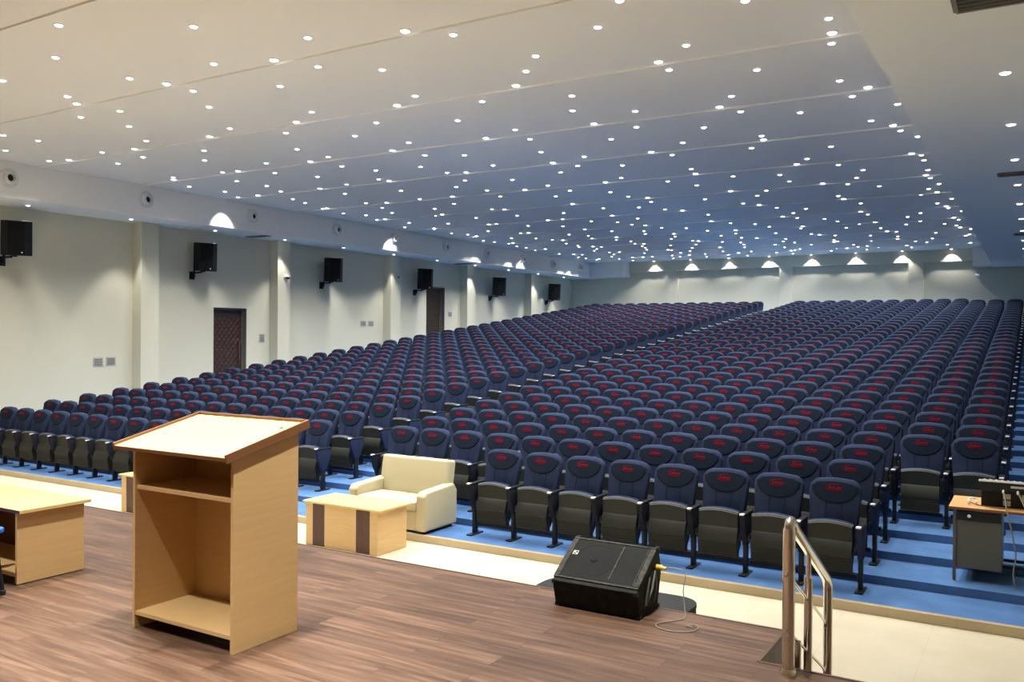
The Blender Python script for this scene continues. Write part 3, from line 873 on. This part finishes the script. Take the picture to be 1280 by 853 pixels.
def seat_label(s):
    x, r, block, i, last, cs = s
    rw = 'front row' if r == 0 else ordinal(r)+' row'
    if block == 'centre':
        if r == 0: return 'navy flip-up chair, %s, %s seat from the cream sofa' % (rw, ordinal(i-cs[0]))
        return 'navy flip-up chair, %s of the right block, %s seat from the middle aisle' % (rw, ordinal(i))
    if r == 0: return 'navy flip-up chair, %s of the left block, %s seat from the left wall' % (rw, ordinal(i))
    return 'navy flip-up chair, %s of the left block, %s seat from the middle aisle' % (rw, ordinal(cs[-1]-i))
GRP = 'navy flip-up auditorium chairs in stepped rows'
parts_me = [(n, b, m) for n, b, m in chair_parts(True)]
part_objs = []
root0 = thing('auditorium_chair', 'x', 'chair')
kids = [obj(n, b, m, root0, smooth=True) for n, b, m in parts_me]
stand_me = [obj(n, b, m, root0, smooth=True) for n, b, m in stand_parts(-.3)]
extra_me = [(n, obj(n, b, m, None, smooth=True).data) for n, b, m in stand_parts(.3)]
for o in [o for o in COL.objects if o.parent is None and o.type == 'MESH' and o.data in [d for _, d in extra_me]]: bpy.data.objects.remove(o)
tmpl = list(root0.children)
for i, s in enumerate(near):
    if i == 0: t = root0
    else:
        t = root0.copy(); COL.objects.link(t)
        for ch in tmpl:
            c = ch.copy(); COL.objects.link(c); c.parent = t
    t.location = (s[0], row_y(s[1]), row_z(s[1])); t.scale.x = .975 if s[2] == 'left' else 1.
    tag(t, seat_label(s), 'chair', GRP)
    if s[4]:
        for n, me in extra_me:
            o = bpy.data.objects.new(n, me); COL.objects.link(o); o.parent = t
# the rows far back: one object
mats = ['rim', 'panel_dark', 'navy', 'navy_dark', 'black', 'red', 'olive', 'arm', 'silver']
def flat(parts):
    V = []; F = []; MI = []; off = 0
    for n, b, m in parts:
        b.verts.index_update()
        V += [v.co[:] for v in b.verts]
        for f_ in b.faces:
            F.append([v.index+off for v in f_.verts]); MI.append(mats.index(m[f_.material_index]))
        off += len(b.verts); b.free()
    return np.array(V), F, MI
def lo_parts(): return chair_parts(False) + stand_parts(-.3, False)
Vc, Fc, Mc = flat(lo_parts()); Ve, Fe, Me = flat(stand_parts(.3, False))
allV, lens, loops, mis = [], [], [], []; off = 0
def put(V, F, MI, t):
    global off
    allV.append(V+np.array(t)); 
    for f_ in F: lens.append(len(f_)); loops.extend([i+off for i in f_])
    mis.extend(MI); off += len(V)
for s in far:
    t = (s[0], row_y(s[1]), row_z(s[1])); put(Vc, Fc, Mc, t)
    if s[4]: put(Ve, Fe, Me, t)
me = bpy.data.meshes.new('far_auditorium_chairs')
AV = np.concatenate(allV).astype(np.float32)
me.vertices.add(len(AV)); me.vertices.foreach_set('co', AV.ravel())
me.loops.add(len(loops)); me.loops.foreach_set('vertex_index', np.array(loops, np.int32))
me.polygons.add(len(lens)); ls = np.concatenate([[0], np.cumsum(lens)[:-1]]).astype(np.int32)
me.polygons.foreach_set('loop_start', ls); me.polygons.foreach_set('material_index', np.array(mis, np.int32))
for m_ in mats: me.materials.append(M[m_])
me.update(calc_edges=True); me.validate()
me.polygons.foreach_set('use_smooth', [True]*len(me.polygons)); me.set_sharp_from_angle(angle=rad(38))
o = bpy.data.objects.new('far_auditorium_chairs', me); COL.objects.link(o)
tag(o, 'the far rows of navy flip-up chairs reaching to the back wall', 'chairs', kind='stuff')

SMALL = '''-992,602 -1111,670 -856,685 -1280,693 -1109,778 -766,781 -1278,790 -950,793 -605,861 -388,864 -1082,866 -836,872 -1379,876 -1285,884 -1632,885 -950,913 -443,925 -769,926 -271,932 -1136,940 -1619,943 -1365,957 -1765,962 -558,980 -601,1029 -204,1030 -375,1037 -1014,1044 -1439,1045 -809,1052 -1222,1056 -1789,1066 -1609,1068 -218,1119 -429,1120 -737,1128 -1160,1129 -1578,1139 -968,1151 -1685,1155 -1414,1158 -602,1169 -326,1179 -838,1207 -1066,1208 -1492,1223 -1242,1239 -640,1245 -239,1286 -394,1288 -554,1298 -1014,1300 -1401,1308 -787,1311 -1718,1320 -1240,1324 -1566,1333 -238,1378 -408,1383 -800,1386 -1468,1396 -594,1397 -1056,1407 -1283,1412 -1790,1422 -1626,1426 -327,1436 -986,1445 -494,1457 -185,1458 -670,1459 -1416,1477 -1248,1483 -837,1494 -1136,1498 -1613,1508 -1772,1516 -237,1547 -566,1551 -991,1561 -424,1567 -1313,1571 -782,1574 -1125,1581 -1643,1583 -1425,1586 -1814,1596 -622,1644 -204,1646 -836,1652 -468,1659 -1144,1680 -1707,1688 -1523,1689 -751,1694 -902,1699 -183,1708 -334,1719 -1366,1721 -1043,1726 -1213,1743 -1727,1754 -638,1802 -398,1812 -1174,1822 -812,1825 -1007,1832 -1580,1837 -1406,1851 -1761,1859 -195,1883 -355,1906 -1193,1915 -736,1918 -994,1923 -1596,1926 -585,1929 -196,1940 -1771,1958 -489,1961 -1372,1962 -1066,1983 -320,1990 -915,1991 -694,2000 -1475,2013 -1636,2019 -1737,2020 -490,2051 -200,2056 -904,2077 -348,2080 -1335,2098 -1776,2118 -1557,2131 -570,2154 -380,2154 -205,2160 -885,2186 -745,2211 -320,2218 -610,2219 -1732,2225 -1475,2228 -1046,2229 -1338,2244 -195,2251 -1189,2261 -952,2262 -1632,2301 -1815,2308 -223,2314 -432,2322 -678,2329 -903,2334 -1495,2377 -1254,2378 -248,2396 -1758,2397 -619,2451 -1197,2464 -1429,2468 -1045,2473 -403,2475 -829,2492 -187,2504 -553,2508 -1772,2520 -1134,2523 -1624,2529 -1334,2532 -226,2570 -603,2575 -1743,2580 -1118,2599 -1553,2629 -1768,2652 -208,2676 -617,2684 -421,2706 -828,2708 -1062,2718 -1247,2726 -550,2744 -285,2745 -1422,2747 -1662,2748 -180,2757 -994,2764 -767,2767 -1150,2777 -1805,2778 -1587,2799 -1379,2814 -327,2815 -526,2820 -1789,2831 -1176,2853 -744,2853 -955,2864 -1556,2869 -1403,2894 -1769,2907 -479,2919 -305,2932 -664,2942 -201,2950 -1112,2975 -1343,2979 -894,2984 -352,2995 -532,2997 -1567,3004 -1795,3010 -959,3026 -246,3037 -1149,3038 -770,3038 -1313,3045 -436,3057 -1790,3077 -1562,3094 -217,3098 -668,3118 -913,3119 -1333,3131 -1102,3134 -1583,3146 -1803,3175 -1500,3182 -404,3183 -605,3200 -183,3214 -1016,3222 -1343,3227 -783,3233 -1232,3249 -1553,3249 -497,3256 -1134,3266 -962,3276 -292,3277 -1356,3291 -811,3309 -1594,3311 -418,3330 -176,3348 -637,3350 -973,3355 -1790,3365 -783,3368 -1383,3373 -196,3375 -1193,3388 -633,3401 -1567,3404 -522,3434 -1299,3438 -1717,3444 -998,3452 -319,3455 -744,3472 -1241,3498 -1445,3498 -1590,3499 -382,3524 -859,3529 -1785,3541 -603,3551 -1305,3560 -349,3578 -1126,3579 -1639,3587 -564,3618 -820,3621 -1787,3622 -1021,3632 -601,3640 -1226,3649 -1379,3656 -849,3658 -1572,3665 -1480,3675 -690,3687 -533,3689 -1767,3698 -290,3705 -1656,3706 -1369,3730 -943,3734 -1151,3736 -724,3752 -420,3753 -589,3768 -1264,3783 -1428,3800 -890,3801 -1086,3803 -1629,3804 -252,3818 -288,3841 -654,3848 -830,3872 -461,3877 -1009,3884 -1385,3887'''
P_STAGE = 560.
P_WASH = 34.
BULK_Y = (16.2, 23.26, 28.2, 30.8, 32.4, 34.7, 36.4, 37.4)
EXPO = 1.22

# ------------------------------------------------------------------ lights
LENS = {}
def downlight_mesh(r, name):
    bm = B(); n = 12
    lathe(bm, [(r+.018, .0), (r+.018, -.006), (r+.004, -.010), (r, -.012)], 0, 0, n, 0)
    # domed lens
    loops = [[(q*cos(2*PI*k/n), q*sin(2*PI*k/n), z) for k in range(n)] for q, z in ((r, -.012), (r*.8, -.020), (r*.4, -.025))]
    rings(bm, loops, 1, False, True)
    return obj(name, bm, ['can', 'lens'])
def lamp(x, y, z, power, size=112, blend=.75, radius=.05, col=(1, .97, .93), rot=None, name='lamp'):
    l = bpy.data.lights.new(name, 'SPOT'); l.energy = power; l.spot_size = rad(size); l.spot_blend = blend
    l.shadow_soft_size = radius; l.color = col
    o = bpy.data.objects.new(name, l); COL.objects.link(o); o.location = (x, y, z)
    if rot: o.rotation_euler = rot
    return o
P_SMALL, P_BIG, P_SOFF = 56., 80., 66.
def in_photo(x, y, z):
    a = rad(31.0822); d = -x*sin(a)+y*cos(a); h = x*cos(a)+y*sin(a)
    return d > 0 and abs(h/d) < 640/1084 and abs((z-CAM_Z)/d+.007) < 426/1084
proto_big = downlight_mesh(.056, 'grid_downlight')
proto_small = downlight_mesh(.045, 'star_downlight')
first = True
for j in range(12):
    seen = -1
    for k in range(8):
        x, y = -2.1-2.19*k, 8.22+2.59*j
        lamp(x, y, CEIL-.05, P_BIG)
        if not in_photo(x, y, CEIL): continue
        seen += 1
        o = proto_big if first else proto_big.copy()
        if not first: COL.objects.link(o)
        first = False
        o.location = (x, y, CEIL)
        tag(o, 'larger round downlight, %s from the right along the %s ceiling groove from the stage' % (ordinal(seen), ordinal(j+1)), 'ceiling light', 'grid downlights along the ceiling grooves')
for k in range(8):      # the next grid row, above the stage edge and out of the photo
    lamp(-2.1-2.19*k, 5.63, CEIL-.05, P_BIG)
pts = [(float(a.split(',')[0])/100, float(a.split(',')[1])/100) for a in SMALL.split()]
# downlights aimed at the left bulkhead, and the row close to the back wall
gimbal = {}
for gy in BULK_Y:
    p = min(pts, key=lambda q: abs(q[0]+18.3)+1.5*abs(q[1]-gy)); gimbal[p] = 1
WASH = [(-2.9-1.815*k, 38.94) for k in range(8)]
pts = [p for p in pts if p[1] < 38.1 or min(abs(p[0]-w_[0]) for w_ in WASH) > .6]
strips = {}
for x, y in pts:
    strips.setdefault(int((y-5.75)//2.59), []).append((x, y))
first = True; cnt = 0; rest = []
for s in sorted(strips):
    for i, (x, y) in enumerate(sorted(strips[s])):
        g = gimbal.get((x, y))
        if g: lamp(x, y, CEIL-.05, P_SMALL*.8, 52, .3, rot=(0, rad(36), 0))
        else: lamp(x, y, CEIL-.05, P_SMALL)
        if cnt >= 300: rest.append((x, y)); continue
        cnt += 1
        o = proto_small if first else proto_small.copy()
        if not first: COL.objects.link(o)
        first = False
        o.location = (x, y, CEIL)
        tag(o, 'small downlight, %s from left, between %s and %s ceiling grooves from the stage' % (ordinal(i), ordinal(s), ordinal(s+1)), 'ceiling light', 'small downlights scattered over the ceiling')
if rest:
    bm = B()
    for x, y in rest:
        b2 = B(); b2.from_mesh(proto_small.data); b2.transform(Matrix.Translation((x, y, CEIL)))
        tmp = bpy.data.meshes.new('t'); b2.to_mesh(tmp); b2.free(); bm.from_mesh(tmp); bpy.data.meshes.remove(tmp)
    tag(obj('far_star_downlights', bm, ['can', 'lens']), 'the farthest small downlights close to the back wall', 'ceiling lights', kind='stuff')
for i, (x, y) in enumerate(WASH):
    o = proto_small.copy(); COL.objects.link(o); o.name = 'wall_washer_downlight'; o.location = (x, y, CEIL)
    tag(o, 'small downlight washing the back wall, %s from the right' % ordinal(i), 'ceiling light', 'downlights washing the back wall')
    lamp(x, y, CEIL-.04, P_WASH, 96, .35, .03)
for i in range(11):
    y = 11.15+2.615*i
    if i == 10: y = 37.2
    o = proto_small.copy(); COL.objects.link(o); o.name = 'soffit_downlight'; o.location = (XL+.62, y, SOFF)
    tag(o, 'round downlight under the left soffit, %s from the stage' % ordinal(i), 'ceiling light', 'downlights under the left soffit')
    lamp(XL+.62, y, SOFF-.05, P_SOFF, 76, .4, rot=(0, rad(-9), 0))
for i in range(10):
    y = 10.76+2.62*i
    o = proto_big.copy(); COL.objects.link(o); o.name = 'soffit_downlight'; o.location = (-.3, y, SOFF)
    tag(o, 'round downlight under the right soffit, %s from the stage' % ordinal(i), 'ceiling light', 'downlights under the right soffit')
    lamp(-.3, y, SOFF-.05, P_SOFF*.2, 60, .4)
# the stage's own ceiling spots, behind and above the photographer
for x in (-17.5, -13.5, -9.5, -6.5, -3.8, -1.9):
    for y in (-2.2, .9, 3.6):
        lamp(x, y, CEIL-.05, P_STAGE, 66, .5, .08, (1, .97, .91), name='stage_lamp')

lamp(-3.95, 3.25, CEIL-.05, 420., 34, .6, .08, (1, .96, .86), name='lectern_lamp')

# ------------------------------------------------------------------ world, camera, view
w = bpy.data.worlds.new('hall_air'); SC.world = w; w.use_nodes = True
w.node_tree.nodes['Background'].inputs[0].default_value = (0, 0, 0, 1)
cam = bpy.data.cameras.new('camera'); co = bpy.data.objects.new('camera', cam); COL.objects.link(co)
cam.sensor_fit = 'HORIZONTAL'; cam.sensor_width = 36; cam.lens = 1084.09/1280*36
cam.clip_end = 200; cam.clip_start = .05
yaw, pitch, roll = rad(31.0822), rad(-.3066), rad(.4215)
f = Vector((-sin(yaw)*cos(pitch), cos(yaw)*cos(pitch), sin(pitch))); r = Vector((cos(yaw), sin(yaw), 0)); u = r.cross(f)
r2 = r*cos(roll)+u*sin(roll); u2 = -r*sin(roll)+u*cos(roll)
co.matrix_world = Matrix(((r2.x, u2.x, -f.x, 0), (r2.y, u2.y, -f.y, 0), (r2.z, u2.z, -f.z, CAM_Z), (0, 0, 0, 1)))
SC.camera = co
vs = SC.view_settings; vs.view_transform = 'Standard'; vs.look = 'None'; vs.gamma = 1; vs.use_curve_mapping = False
vs.exposure = EXPO
SC.cycles.use_denoising = True
SC.cycles.max_bounces = 6; SC.cycles.diffuse_bounces = 4; SC.cycles.glossy_bounces = 3
SC.cycles.sample_clamp_indirect = 6.
SC.cycles.caustics_reflective = False; SC.cycles.caustics_refractive = False
